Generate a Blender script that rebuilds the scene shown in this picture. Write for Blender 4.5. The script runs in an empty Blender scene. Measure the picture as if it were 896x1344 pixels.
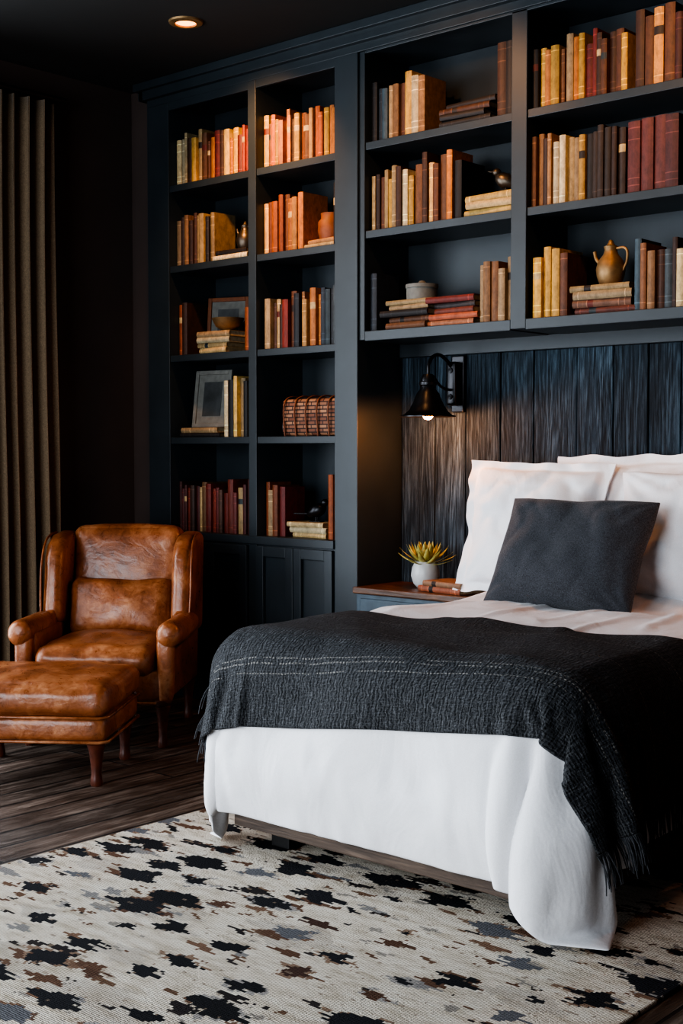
import bpy, bmesh, math, random, time
from mathutils import Vector, Matrix, noise
random.seed(7)
D=bpy.data; SC=bpy.context.scene
def srgb(r,g,b,m=1.0):
    def f(c):
        c/=255.0
        return (c/12.92 if c<=.04045 else ((c+.055)/1.055)**2.4)*m
    return (f(r),f(g),f(b),1.0)
# ---------------------------------------------------------------- node helpers
class NT:
    def __init__(s,name):
        s.m=D.materials.new(name); s.m.use_nodes=True; s.t=s.m.node_tree
        s.b=s.t.nodes['Principled BSDF']; s.o=s.t.nodes['Material Output']
    def n(s,typ,ins=None,**p):
        x=s.t.nodes.new(typ)
        for k,v in p.items(): setattr(x,k,v)
        if ins:
            for k,v in ins.items():
                sock=x.inputs[k]
                if isinstance(v,bpy.types.NodeSocket): s.t.links.new(v,sock)
                else: sock.default_value=v
        return x
    def set(s,**k):
        for kk,v in k.items():
            sock=s.b.inputs[kk.replace('_',' ')]
            if isinstance(v,bpy.types.NodeSocket): s.t.links.new(v,sock)
            else: sock.default_value=v
    def obj(s): return s.n('ShaderNodeTexCoord').outputs['Object']
    def mapv(s,v,scale=(1,1,1),rot=(0,0,0),loc=(0,0,0)):
        return s.n('ShaderNodeMapping',{'Vector':v,'Scale':scale,'Rotation':rot,'Location':loc}).outputs[0]
    def noise(s,v,scale,detail=4,rough=.55,dist=0):
        return s.n('ShaderNodeTexNoise',{'Vector':v,'Scale':scale,'Detail':detail,'Roughness':rough,'Distortion':dist})
    def ramp(s,f,stops,mode='LINEAR'):
        r=s.n('ShaderNodeValToRGB',{'Fac':f}); cr=r.color_ramp; cr.interpolation=mode
        while len(cr.elements)<len(stops): cr.elements.new(.5)
        for e,(p,c) in zip(cr.elements,stops):
            e.position=p; e.color=c if len(c)==4 else (*c,1)
        return r.outputs[0]
    def math(s,op,a,b=0.0,c=0.0):
        return s.n('ShaderNodeMath',{0:a,1:b,2:c},operation=op).outputs[0]
    def vm(s,op,a,b):
        return s.n('ShaderNodeVectorMath',{0:a,1:b},operation=op).outputs[0]
    def mix(s,f,a,b,blend='MIX'):
        x=s.n('ShaderNodeMix',data_type='RGBA',blend_type=blend)
        for i,v in ((0,f),(6,a),(7,b)):
            if isinstance(v,bpy.types.NodeSocket): s.t.links.new(v,x.inputs[i])
            else: x.inputs[i].default_value=v
        return x.outputs[2]
    def bump(s,h,strength=.3,dist=.01,normal=None):
        i={'Height':h,'Strength':strength,'Distance':dist}
        if normal is not None: i['Normal']=normal
        return s.n('ShaderNodeBump',i).outputs[0]

def g(c): return (c,c,c,1)
def simple(name,col,rough=.5,metal=0,var=.25,scale=12,bump=.1,spec=.5):
    k=NT(name); v=k.obj(); nz=k.noise(v,scale).outputs[0]
    c1=tuple(x*(1-var) for x in col[:3])+(1,); c2=tuple(min(1,x*(1+var)) for x in col[:3])+(1,)
    k.set(Base_Color=k.ramp(nz,[(.3,c1),(.7,c2)]),Roughness=rough,Metallic=metal,
          Normal=k.bump(k.noise(v,scale*9).outputs[0],bump,.003))
    k.b.inputs['Specular IOR Level'].default_value=spec
    return k.m
def fabric(name,col,col2,scale=350,bump=.3,rough=.9,wr=.0,wd=.02,lo=.12,hi=.4,bd=.002):
    k=NT(name); v=k.obj()
    a=k.noise(k.mapv(v,(1,1,6)),scale/3,2).outputs[0]; b=k.noise(k.mapv(v,(6,1,1)),scale/3,2).outputs[0]
    w=k.math('MULTIPLY',a,b)
    k.set(Base_Color=k.ramp(w,[(lo,col),(hi,col2)]),Roughness=rough,Sheen_Weight=.15)
    n1=k.bump(k.noise(k.mapv(v,(1,1,.55)),5.5,4,.55,.7).outputs[0],wr,wd)
    k.set(Normal=k.bump(w,bump,bd,n1)); return k.m
# ---------------------------------------------------------------- materials
M={}
M['shelf']=simple('bookcase_paint',srgb(41,49,54),.45,0,.14,6,.08)
M['nspaint']=simple('nightstand_paint',srgb(66,80,90),.5,0,.25,14,.15)
M['wall']=simple('wall_paint_dark',srgb(66,54,50),.75,0,.12,3,.08)
M['ceil']=simple('ceiling_paint_dark',srgb(34,34,33),.85,0,.1,3,.05)
M['metal']=simple('blackened_metal',srgb(52,52,54),.34,.85,.2,20,.05)
M['brass']=simple('aged_brass',srgb(140,112,76),.5,.6,.35,18,.15)
M['pewter']=simple('aged_pewter',srgb(90,82,72),.4,.8,.3,18,.1)
M['black']=simple('black_leg',srgb(16,15,15),.5)
M['ceramic']=simple('vase_ceramic',srgb(190,192,190),.35,0,.06,20,.05)
M['leaf']=simple('leaf_green',srgb(170,164,92),.5,0,.35,25,.1)
M['clay']=simple('clay_jar',srgb(118,66,34),.6,0,.3,20,.2)
M['legwood']=simple('leg_wood_red',srgb(92,46,30),.35,0,.35,22,.1)
M['mat']=simple('frame_grey_mat',srgb(112,112,106),.7,0,.2,30,.1)
M['photo']=simple('framed_print',srgb(60,62,62),.5,0,.6,9,.02)
M['white']=fabric('white_cotton',srgb(226,226,228),srgb(240,240,242),500,.10,.85,.34,.03)
M['sheetw']=fabric('mattress_ticking',srgb(215,213,210),srgb(235,233,230),500,.1,.9,.1)
M['cushion']=fabric('charcoal_linen',srgb(30,31,35),srgb(80,82,88),520,.8,.95,.25,.02,.15,.38,.003)
M['curtain']=fabric('taupe_linen_curtain',srgb(98,82,64),srgb(148,126,100),380,.4,.95,.0)
M['fringe']=fabric('throw_fringe_yarn',srgb(36,38,42),srgb(84,86,90),400,.4,.95)

def wood_planks():
    k=NT('weathered_blue_black_planks'); v=k.obj()
    at=k.n('ShaderNodeAttribute',attribute_name='Col').outputs['Color']
    v2=k.vm('ADD',v,k.vm('MULTIPLY',at,(7,5,9)))
    big=k.noise(k.mapv(v2,(5.0,1,.45)),1.5,2,.4,.3).outputs[0]
    rings=k.math('SINE',k.math('MULTIPLY',big,110))
    fine=k.noise(k.mapv(v2,(120,60,3.0)),1.8,8,.78,.25).outputs[0]
    med=k.noise(k.mapv(v2,(34,10,2.0)),1.4,7,.78,.5).outputs[0]
    crack=k.noise(k.mapv(v2,(38,10,1.0)),1.2,3,.6,.3).outputs[0]
    crack=k.ramp(k.math('ABSOLUTE',k.math('SUBTRACT',crack,.5)),[(0,g(0)),(.03,g(1))])
    knots=k.noise(k.mapv(v2,(3,1,1)),2.5,3).outputs[0]
    hgt=k.math('ADD',k.math('MULTIPLY',rings,.028),k.math('ADD',k.math('MULTIPLY',fine,.62),k.math('MULTIPLY',med,.40)))
    h2=k.math('ADD',hgt,k.math('MULTIPLY',crack,.25))
    col=k.ramp(hgt,[(.37,srgb(20,27,33)),(.5,srgb(52,68,80)),(.63,srgb(106,127,142))])
    col=k.mix(.8,col,crack,'MULTIPLY')
    tint=k.mix(k.ramp(knots,[(.45,g(0)),(.7,g(.5))]),col,srgb(36,40,46),'MIX')
    sc=k.n('ShaderNodeSeparateColor',{0:at}).outputs[0]
    col=k.mix(.75,tint,k.ramp(sc,[(0,g(.5)),(1,g(1.0))]),'MULTIPLY')
    k.set(Base_Color=col,Roughness=.8,Normal=k.bump(h2,.8,.013)); k.b.inputs['Specular IOR Level'].default_value=.3
    return k.m
M['planks']=wood_planks()
def floor_mat():
    k=NT('dark_wood_floor'); v=k.obj()
    r=k.mapv(v,rot=(0,0,math.pi/2))
    br=k.n('ShaderNodeTexBrick',{'Vector':r,'Color1':g(.05),'Color2':g(.95),'Mortar':g(0),'Scale':1,'Mortar Size':.006,'Mortar Smooth':.2,'Bias':0,'Brick Width':1.7,'Row Height':.14})
    br.offset=.37
    vv=k.vm('ADD',v,k.vm('MULTIPLY',br.outputs[0],(5,5,5)))
    gr=k.noise(k.mapv(vv,(18,1.3,1)),2.2,9,.75,.9).outputs[0]
    pat=k.noise(v,4,5,.65).outputs[0]
    c=k.ramp(gr,[(.3,srgb(44,35,30)),(.5,srgb(102,84,72)),(.66,srgb(172,154,140))])
    c=k.mix(.8,c,k.ramp(br.outputs[0],[(0,g(.25)),(1,g(1))]),'MULTIPLY')
    c=k.mix(.6,c,k.ramp(pat,[(.35,g(.4)),(.65,g(1))]),'MULTIPLY')
    c=k.mix(br.outputs[1],c,g(.003))
    ro=k.math('ADD',k.math('MULTIPLY',gr,.5),k.math('MULTIPLY',pat,.45))
    h=k.math('SUBTRACT',gr,k.math('MULTIPLY',br.outputs[1],2.5))
    k.set(Base_Color=c,Roughness=ro,Normal=k.bump(h,.8,.010)); return k.m
M['floor']=floor_mat()
def woodm(name,sc,c1,c2,c3,rough):
    k=NT(name); v=k.obj()
    gr=k.noise(k.mapv(v,sc),3,7,.65,.6).outputs[0]
    k.set(Base_Color=k.ramp(gr,[(.3,c1),(.55,c2),(.75,c3)]),Roughness=rough,Normal=k.bump(gr,.4,.005)); return k.m
M['frame']=woodm('bed_frame_wood',(1.2,1.2,22),srgb(48,38,32),srgb(88,73,62),srgb(122,104,90),.6)
M['topwood']=woodm('nightstand_top_wood',(2,22,22),srgb(60,38,26),srgb(88,58,38),srgb(130,88,58),.4)
def leather():
    k=NT('cognac_leather'); v=k.obj()
    n1=k.noise(v,4,4,.6,.5).outputs[0]; n2=k.noise(v,26,6,.75,1.0).outputs[0]
    f=k.math('ADD',k.math('MULTIPLY',n1,.62),k.math('MULTIPLY',n2,.38))
    c=k.ramp(f,[(.34,srgb(88,46,24)),(.5,srgb(144,84,48)),(.66,srgb(190,130,88))])
    vo=k.n('ShaderNodeTexVoronoi',{'Vector':v,'Scale':170}).outputs[0]
    wr=k.noise(k.mapv(v,(1,1,1.6)),8,4,.5,1.2).outputs[0]
    b1=k.bump(wr,.32,.012)
    k.set(Base_Color=c,Roughness=k.ramp(n2,[(.3,g(.24)),(.7,g(.40))]),Normal=k.bump(vo,.10,.002,b1)); return k.m
M['leather']=leather()
def rugm():
    k=NT('kilim_rug_wool'); v=k.obj()
    sn=k.vm('SNAP',v,(.003,.0085,1))
    n1=k.noise(k.mapv(sn,(2.5,62,1)),1.0,3,.7).outputs[0]
    n2=k.noise(k.mapv(sn,(9,14,1)),1.0,3,.6).outputs[0]
    sh=k.math('ADD',k.math('MULTIPLY',k.math('SUBTRACT',n1,.5),.16),k.math('MULTIPLY',k.math('SUBTRACT',n2,.5),.15))
    cx=k.n('ShaderNodeCombineXYZ',{0:sh,1:k.math('MULTIPLY',k.math('SUBTRACT',n2,.5),.08)}).outputs[0]
    p=k.vm('ADD',sn,cx)
    def motif(scale,loc,rnd,r0,r1,extra=0):
        vo=k.n('ShaderNodeTexVoronoi',{'Vector':k.mapv(p,scale,loc=loc,rot=(0,0,.12)),'Scale':1,'Randomness':rnd},voronoi_dimensions='2D',distance='MANHATTAN')
        sep=k.n('ShaderNodeSeparateColor',{0:vo.outputs['Color']})
        rad=k.math('MULTIPLY_ADD',sep.outputs[0],r1,r0)
        m=k.math('LESS_THAN',vo.outputs['Distance'],rad)
        if extra:
            m_=k.math('LESS_THAN',vo.outputs['Distance'],k.math('ADD',rad,extra)); return m,sep.outputs[1],sep.outputs[2],m_
        return m,sep.outputs[1],sep.outputs[2]
    m1,a1,b1,m1o=motif((4.0,7.6,1),(0,0,0),.6,.12,.36,.11)
    m2,a2,b2=motif((5.6,17,1),(3.3,7.7,0),.95,.04,.42)
    m3,a3,b3=motif((2.6,5.0,1),(8.3,1.7,0),.9,.15,.40)
    m4,a4,b4=motif((12,28,1),(5.3,2.7,0),1,.05,.45)
    pc=k.ramp(a1,[(0,srgb(32,32,36)),(.38,srgb(84,60,50)),(.44,srgb(38,38,43)),(.78,srgb(112,112,116)),(.91,srgb(100,72,56))],'CONSTANT')
    pc2=k.ramp(a2,[(0,srgb(112,82,64)),(.4,srgb(50,44,44)),(.58,srgb(148,144,140)),(.82,srgb(134,104,84))],'CONSTANT')
    pc4=k.ramp(a4,[(0,srgb(120,92,72)),(.4,srgb(60,52,50)),(.65,srgb(160,152,142))],'CONSTANT')
    pco=k.ramp(b1,[(0,srgb(150,124,104)),(.2,srgb(168,162,156)),(.4,srgb(112,84,68))],'CONSTANT')
    sel2=k.math('MULTIPLY',m2,k.math('GREATER_THAN',b2,.5)); sel4=k.math('MULTIPLY',m4,k.math('GREATER_THAN',b4,.76))
    base=k.ramp(k.noise(k.mapv(sn,(4,14,1)),2.5,4).outputs[0],[(.35,srgb(200,186,166)),(.5,srgb(224,212,195)),(.7,srgb(236,228,214))])
    sp=k.noise(k.mapv(sn,(22,60,1)),1.0,2).outputs[0]
    c=k.mix(k.math('MULTIPLY',k.math('MULTIPLY',m3,k.math('GREATER_THAN',b3,.5)),.35),base,srgb(166,156,146))
    side=k.math('GREATER_THAN',k.noise(k.mapv(sn,(14,30,1),loc=(2,5,0)),1.0,2).outputs[0],.50)
    osel=k.math('MULTIPLY',k.math('MULTIPLY',m1o,k.math('LESS_THAN',b1,.5)),side)
    c=k.mix(sel4,c,pc4); c=k.mix(sel2,c,pc2); c=k.mix(osel,c,pco); c=k.mix(m1,c,pc)
    c=k.mix(k.math('MULTIPLY',k.math('GREATER_THAN',sp,.67),.7),c,srgb(150,132,114))
    yarn=k.n('ShaderNodeTexWave',{'Vector':v,'Scale':48,'Distortion':3,'Detail':2,'Detail Scale':3},bands_direction='Y').outputs[0]
    fz=k.noise(v,220,2).outputs[0]
    c=k.mix(.45,c,k.ramp(yarn,[(0,g(.4)),(.6,g(1))]),'MULTIPLY')
    h=k.math('ADD',yarn,k.math('MULTIPLY',fz,.8))
    k.set(Base_Color=c,Roughness=.95,Normal=k.bump(h,.8,.007)); k.b.inputs['Specular IOR Level'].default_value=.15
    return k.m
M['rug']=rugm()
def throwm():
    k=NT('woven_throw_wool'); uv=k.n('ShaderNodeTexCoord').outputs['UV']   # uv in metres
    sx=k.n('ShaderNodeSeparateXYZ',{0:uv}); U,V=sx.outputs[0],sx.outputs[1]
    nz=k.noise(k.mapv(uv,(1,7,1)),36,3,.65).outputs[0]; nz2=k.noise(k.mapv(uv,(9,1,1)),26,3,.65).outputs[0]
    w=k.math('MULTIPLY',nz,nz2)
    c=k.ramp(w,[(.14,srgb(20,22,26)),(.27,srgb(54,57,62)),(.42,srgb(116,118,122))])
    tot=None
    Vw=k.math('ADD',V,k.math('MULTIPLY',k.math('SUBTRACT',k.noise(uv,14,2).outputs[0],.5),.012))
    for v0,hw in ((.165,.0018),(.195,.0026),(.212,.0022),(.43,.0012),(.66,.0014)):
        a=k.math('LESS_THAN',k.math('ABSOLUTE',k.math('SUBTRACT',Vw,v0)),hw)
        tot=a if tot is None else k.math('MAXIMUM',tot,a)
    dash=k.math('GREATER_THAN',k.math('FRACT',k.math('MULTIPLY',k.math('ADD',U,k.math('MULTIPLY',nz,.02)),85)),.42)
    big=k.math('GREATER_THAN',k.noise(uv,22,2).outputs[0],.42)
    msk=k.math('MULTIPLY',k.math('MULTIPLY',tot,dash),big)
    c=k.mix(k.math('MULTIPLY',msk,.85),c,srgb(166,162,156))
    wv=k.n('ShaderNodeTexWave',{'Vector':uv,'Scale':32,'Distortion':6,'Detail':3,'Detail Scale':2},bands_direction='Y').outputs[0]
    wu=k.n('ShaderNodeTexWave',{'Vector':uv,'Scale':22,'Distortion':8,'Detail':3,'Detail Scale':2},bands_direction='X').outputs[0]
    h=k.math('ADD',k.math('ADD',k.math('MULTIPLY',w,1.8),k.math('MULTIPLY',wv,.4)),k.math('ADD',k.math('MULTIPLY',wu,.45),k.math('MULTIPLY',msk,.5)))
    k.set(Base_Color=c,Roughness=.95,Normal=k.bump(h,1.0,.013),Sheen_Weight=.15); k.b.inputs['Specular IOR Level'].default_value=.2
    return k.m
M['throw']=throwm()
def bookm():
    k=NT('book_cloth_and_leather'); at=k.n('ShaderNodeAttribute',attribute_name='Col').outputs['Color']
    v=k.obj(); nz=k.noise(k.mapv(v,(1,1,.6)),40,5,.75).outputs[0]
    c=k.mix(.85,at,k.ramp(nz,[(.3,g(.38)),(.6,g(1))]),'MULTIPLY')
    k.set(Base_Color=c,Roughness=.62,Normal=k.bump(nz,.25,.003)); return k.m
M['book']=bookm()
def weave():
    k=NT('woven_red_basket'); v=k.obj()
    w=k.n('ShaderNodeTexBrick',{'Vector':k.mapv(v,rot=(math.pi/2,0,0)),'Color1':srgb(110,64,46),'Color2':srgb(160,116,86),'Mortar':srgb(40,22,16),'Scale':1,'Brick Width':.05,'Row Height':.018,'Mortar Size':.003})
    k.set(Base_Color=w.outputs[0],Roughness=.7,Normal=k.bump(w.outputs[1],-.5,.005)); return k.m
M['weave']=weave()
def emis(name,col,s):
    k=NT(name); k.set(Base_Color=col,Emission_Color=col,Emission_Strength=s); return k.m
M['bulb']=emis('warm_bulb',(1,.36,.08,1),30)
M['bulbc']=emis('warm_downlight_lens',(1,.33,.08,1),4)
# ---------------------------------------------------------------- mesh helpers
def mk(name,me,mat=None,parent=None,smooth=None,loc=None,rot=None):
    ob=D.objects.new(name,me); SC.collection.objects.link(ob)
    if mat: me.materials.append(mat)
    if smooth is not None:
        for p in me.polygons: p.use_smooth=True
        if smooth<180: me.set_sharp_from_angle(angle=math.radians(smooth))
    if parent: ob.parent=parent
    if loc: ob.location=loc
    if rot: ob.rotation_euler=rot
    return ob
def empty(name,loc=(0,0,0),rz=0):
    e=D.objects.new(name,None); e.empty_display_size=.1; SC.collection.objects.link(e); e.location=loc; e.rotation_euler=(0,0,rz); return e
def boxes(name,lst,mat,parent=None,bevel=.003,seg=2):
    V=[];F=[]
    for (x0,x1,y0,y1,z0,z1) in lst:
        b=len(V); V+=[(x0,y0,z0),(x1,y0,z0),(x1,y1,z0),(x0,y1,z0),(x0,y0,z1),(x1,y0,z1),(x1,y1,z1),(x0,y1,z1)]
        F+=[tuple(b+i for i in f) for f in ((0,3,2,1),(4,5,6,7),(0,1,5,4),(1,2,6,5),(2,3,7,6),(3,0,4,7))]
    me=D.meshes.new(name); me.from_pydata(V,[],F)
    ob=mk(name,me,mat,parent)
    if bevel:
        m=ob.modifiers.new('b','BEVEL'); m.width=bevel; m.segments=seg; m.limit_method='ANGLE'
    return ob
def rbox(name,size,r,mat,parent=None,loc=(0,0,0),rot=(0,0,0),n=12,puff=(0,0,0),fn=None,wr=0,seed=0):
    bm=bmesh.new(); bmesh.ops.create_cube(bm,size=2)
    bmesh.ops.subdivide_edges(bm,edges=bm.edges[:],cuts=n-1,use_grid_fill=True)
    h=[s/2 for s in size]
    for v in bm.verts:
        t=[math.sin(math.pi/2*c) for c in v.co]
        p=[t[i]*h[i] for i in range(3)]
        q=[max(-(h[i]-r),min(h[i]-r,p[i])) for i in range(3)]
        d=Vector([p[i]-q[i] for i in range(3)])
        if d.length>1e-6: d=d.normalized()*r
        o=Vector(q)+d
        for i in range(3):
            j,k=(i+1)%3,(i+2)%3
            o[i]+=puff[i]*(1-t[j]**2)*(1-t[k]**2)*(1 if t[i]>0 else -1 if t[i]<0 else 0)*abs(t[i])
        if wr:
            nv=noise.noise_vector(o*7+Vector((seed,seed*2,0)))+.5*noise.noise_vector(o*16+Vector((seed,3,seed)))
            o+=nv*wr
        if fn: o=Vector(fn(o))
        v.co=o
    me=D.meshes.new(name); bm.to_mesh(me); bm.free()
    return mk(name,me,mat,parent,180,loc,rot)
def lathe(name,prof,mat,parent=None,loc=(0,0,0),rot=(0,0,0),segs=36,fn=None):
    V=[];F=[]
    for (r,z) in prof:
        for i in range(segs):
            a=2*math.pi*i/segs; p=(r*math.cos(a),r*math.sin(a),z)
            V.append(fn(p) if fn else p)
    for j in range(len(prof)-1):
        for i in range(segs):
            k=(i+1)%segs; F.append((j*segs+i,j*segs+k,(j+1)*segs+k,(j+1)*segs+i))
    me=D.meshes.new(name); me.from_pydata(V,[],F)
    return mk(name,me,mat,parent,50,loc,rot)
def tube(name,pts,r,mat,parent=None,loc=(0,0,0),rot=(0,0,0)):
    cu=D.curves.new(name,'CURVE'); cu.dimensions='3D'; cu.bevel_depth=r; cu.bevel_resolution=4; cu.use_fill_caps=True
    s=cu.splines.new('BEZIER'); s.bezier_points.add(len(pts)-1)
    for b,p in zip(s.bezier_points,pts):
        b.co=p; b.handle_left_type=b.handle_right_type='AUTO'
    ob=D.objects.new(name,cu); SC.collection.objects.link(ob); cu.materials.append(mat)
    if parent: ob.parent=parent
    ob.location=loc; ob.rotation_euler=rot; return ob
def slab(name,pts,x0,x1,mat,parent,bev=.02,seg=4):
    n=len(pts); V=[(x0,y,z) for y,z in pts]+[(x1,y,z) for y,z in pts]
    F=[tuple(range(n)),tuple(range(2*n-1,n-1,-1))]+[(i,i+n,(i+1)%n+n,(i+1)%n) for i in range(n)]
    me=D.meshes.new(name); me.from_pydata(V,[],F)
    bm=bmesh.new(); bm.from_mesh(me); bmesh.ops.recalc_face_normals(bm,faces=bm.faces); bm.to_mesh(me); bm.free()
    ob=mk(name,me,mat,parent,180)
    m=ob.modifiers.new('b','BEVEL'); m.width=bev; m.segments=seg; m.limit_method='ANGLE'; m.angle_limit=math.radians(50)
    return ob
# ================================================================ ROOM
WX0,WX1,WY0,WY1,CZ=-5.62,1.3,-1.7,4.92,3.22
boxes('floor',[(WX0-.1,WX1+.1,WY0-.1,WY1+.1,-.1,0)],M['floor'],bevel=0)
boxes('ceiling',[(WX0-.1,WX1+.1,WY0-.1,WY1+.1,CZ,CZ+.1)],M['ceil'],bevel=0)
boxes('wall_back',[(WX0-.1,WX1+.1,WY1,WY1+.1,0,CZ)],M['wall'],bevel=0)
boxes('wall_right',[(WX1,WX1+.1,WY0,WY1,0,CZ)],M['wall'],bevel=0)
wy0,wy1,wz0,wz1=-.6,3.2,.15,2.95
boxes('wall_left',[(WX0-.1,WX0,WY0,wy0,0,CZ),(WX0-.1,WX0,wy1,WY1,0,CZ),(WX0-.1,WX0,wy0,wy1,0,wz0),(WX0-.1,WX0,wy0,wy1,wz1,CZ)],M['wall'],bevel=0)
fr=[]
for y in (wy0,wy0+(wy1-wy0)/3,wy0+2*(wy1-wy0)/3,wy1-.05): fr.append((WX0-.09,WX0-.03,y,y+.05,wz0,wz1))
for z in (wz0,1.9,wz1-.05): fr.append((WX0-.085,WX0-.035,wy0,wy1,z,z+.05))
boxes('window_1',fr,M['black'])
fx0,fx1=-4.6,-1.2
boxes('wall_front',[(WX0,fx0,WY0-.1,WY0,0,CZ),(fx1,WX1,WY0-.1,WY0,0,CZ),(fx0,fx1,WY0-.1,WY0,0,wz0),(fx0,fx1,WY0-.1,WY0,wz1,CZ)],M['wall'],bevel=0)
fr=[]
for i in range(4):
    x=fx0+(fx1-fx0-.05)*i/3; fr.append((x,x+.05,WY0-.08,WY0-.03,wz0,wz1))
for z in (wz0,1.9,wz1-.05): fr.append((fx0,fx1,WY0-.075,WY0-.035,z,z+.05))
boxes('window_2',fr,M['black'])
boxes('baseboard_left',[(WX0,WX0+.02,wy1-.3,4.5,0,.14)],M['wall'])
# ================================================================ BOOKCASE
YF,YB=4.55,4.90
ZS_L=[.873,1.364,1.792,2.255,2.672]; ZTOP=3.06
ZS_R=[1.84,2.295,2.693]
L=[]
T=.035
def tall(xa,xb,mid0,mid1,sl,sr):
    L.append((xa,xa+.03,YF+.02,YB,0,3.1)); L.append((xb-.03,xb,YF+.02,YB,0,3.1))
    L.append((xa,sl,YF,YF+.025,.0,3.1)); L.append((sr,xb,YF,YF+.025,.0,3.1))
    L.append((sl-.03,sl,YF+.02,YB,.9,3.1)); L.append((sr,sr+.02,YF+.02,YB,.9,3.1))
    L.append((mid0,mid1,YF,YB,.0,3.1))
    L.append((xa,xb,YB-.02,YB,0,3.1))
    L.append((sl,sr,YF+.003,YF+.025,ZTOP,3.12))
    for i,z in enumerate(ZS_L):
        for a,b in ((sl,mid0),(mid1,sr)):
            L.append((a,b,YF+.006,YB-.02,z-T,z))
    L.append((sl,sr,YF-.01,YF+.01,ZS_L[0]-.04,ZS_L[0]))
    L.append((sl,sr,YF+.006,YF+.03,0,.1))
    L.append((sl,sr,YF+.006,YF+.03,.1,.84))
    for a,b in ((sl,mid0),(mid1,sr)):
        m=(a+b)/2
        for p,q in ((a+.006,m-.002),(m+.002,b-.006)):
            zz0,zz1=.11,.825; w=.05
            L.extend([(p,p+w,YF-.014,YF+.01,zz0,zz1),(q-w,q,YF-.014,YF+.01,zz0,zz1),(p+w,q-w,YF-.014,YF+.01,zz0,zz0+w),(p+w,q-w,YF-.014,YF+.01,zz1-w,zz1)])
tall(-5.43,-3.957,-4.67,-4.615,-5.26,-4.098)
tall(-1.243,.23,-.585,-.53,-1.102,.06)
YR=YF+.012
xs=[(-3.957,-3.924),(-3.125,-3.049),(-2.25,-2.174),(-1.276,-1.243)]
for a,b in xs: L.append((a,b,YR,YB,1.80,3.1))
for i in range(3):
    a,b=xs[i][1],xs[i+1][0]
    for z in ZS_R:
        t=.045 if z<2 else .035
        L.append((a,b,YR+(.0 if z<2 else .006),YB-.02,z-t,z))
L.append((-3.957,-1.243,YB-.02,YB,1.80,3.1)); L.append((-3.924,-1.276,YR,YR+.02,3.09,3.12))
L.append((-3.957,-1.243,YB-.045,YB-.0,1.735,1.80))
L.append((-5.43,.23,YF,YB,3.10,CZ-.001)); L.append((-5.46,.26,YF-.03,YF+.01,3.135,CZ-.001)); L.append((-5.48,.28,YF-.055,YF+.01,3.18,CZ-.001))
L.append((-5.465,-5.43,YF-.03,YB,3.135,CZ-.001))
boxes('built_in_bookcase',L,M['shelf'],bevel=.0025)
boxes('trim_1',[(WX0,-5.43,4.60,4.63,0,CZ-.001)],M['wall'])
def vcol_mesh(name,V,F,C,mat,parent=None,smooth=None):
    me=D.meshes.new(name); me.from_pydata(V,[],F)
    ca=me.color_attributes.new('Col','FLOAT_COLOR','CORNER')
    buf=[]
    for p,c in zip(me.polygons,C): buf+=list(c)*p.loop_total
    ca.data.foreach_set('color',buf)
    return mk(name,me,mat,parent,smooth)
def boxvf(V,F,C,b,col):
    x0,x1,y0,y1,z0,z1=b; k=len(V)
    V+=[(x0,y0,z0),(x1,y0,z0),(x1,y1,z0),(x0,y1,z0),(x0,y0,z1),(x1,y0,z1),(x1,y1,z1),(x0,y1,z1)]
    F+=[tuple(k+i for i in f) for f in ((0,3,2,1),(4,5,6,7),(0,1,5,4),(1,2,6,5),(2,3,7,6),(3,0,4,7))]; C+=[col]*6
V,F,C=[],[],[]
px=[-3.955,-3.753,-3.577,-3.386,-3.211,-2.99,-2.812,-2.651,-2.504,-2.31,-2.10,-1.92,-1.72,-1.53,-1.38,-1.245]
for a,b in zip(px,px[1:]):
    rr=random.random(); y=YB-.03+random.uniform(-.004,.004)
    boxvf(V,F,C,(a+.0025,b-.0025,y,YB+.01,0,1.735),(rr,random.random(),random.random(),1))
ob=vcol_mesh('wood_plank_paneling',V,F,C,M['planks']); m=ob.modifiers.new('b','BEVEL'); m.width=.005; m.segments=2; m.limit_method='ANGLE'
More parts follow.
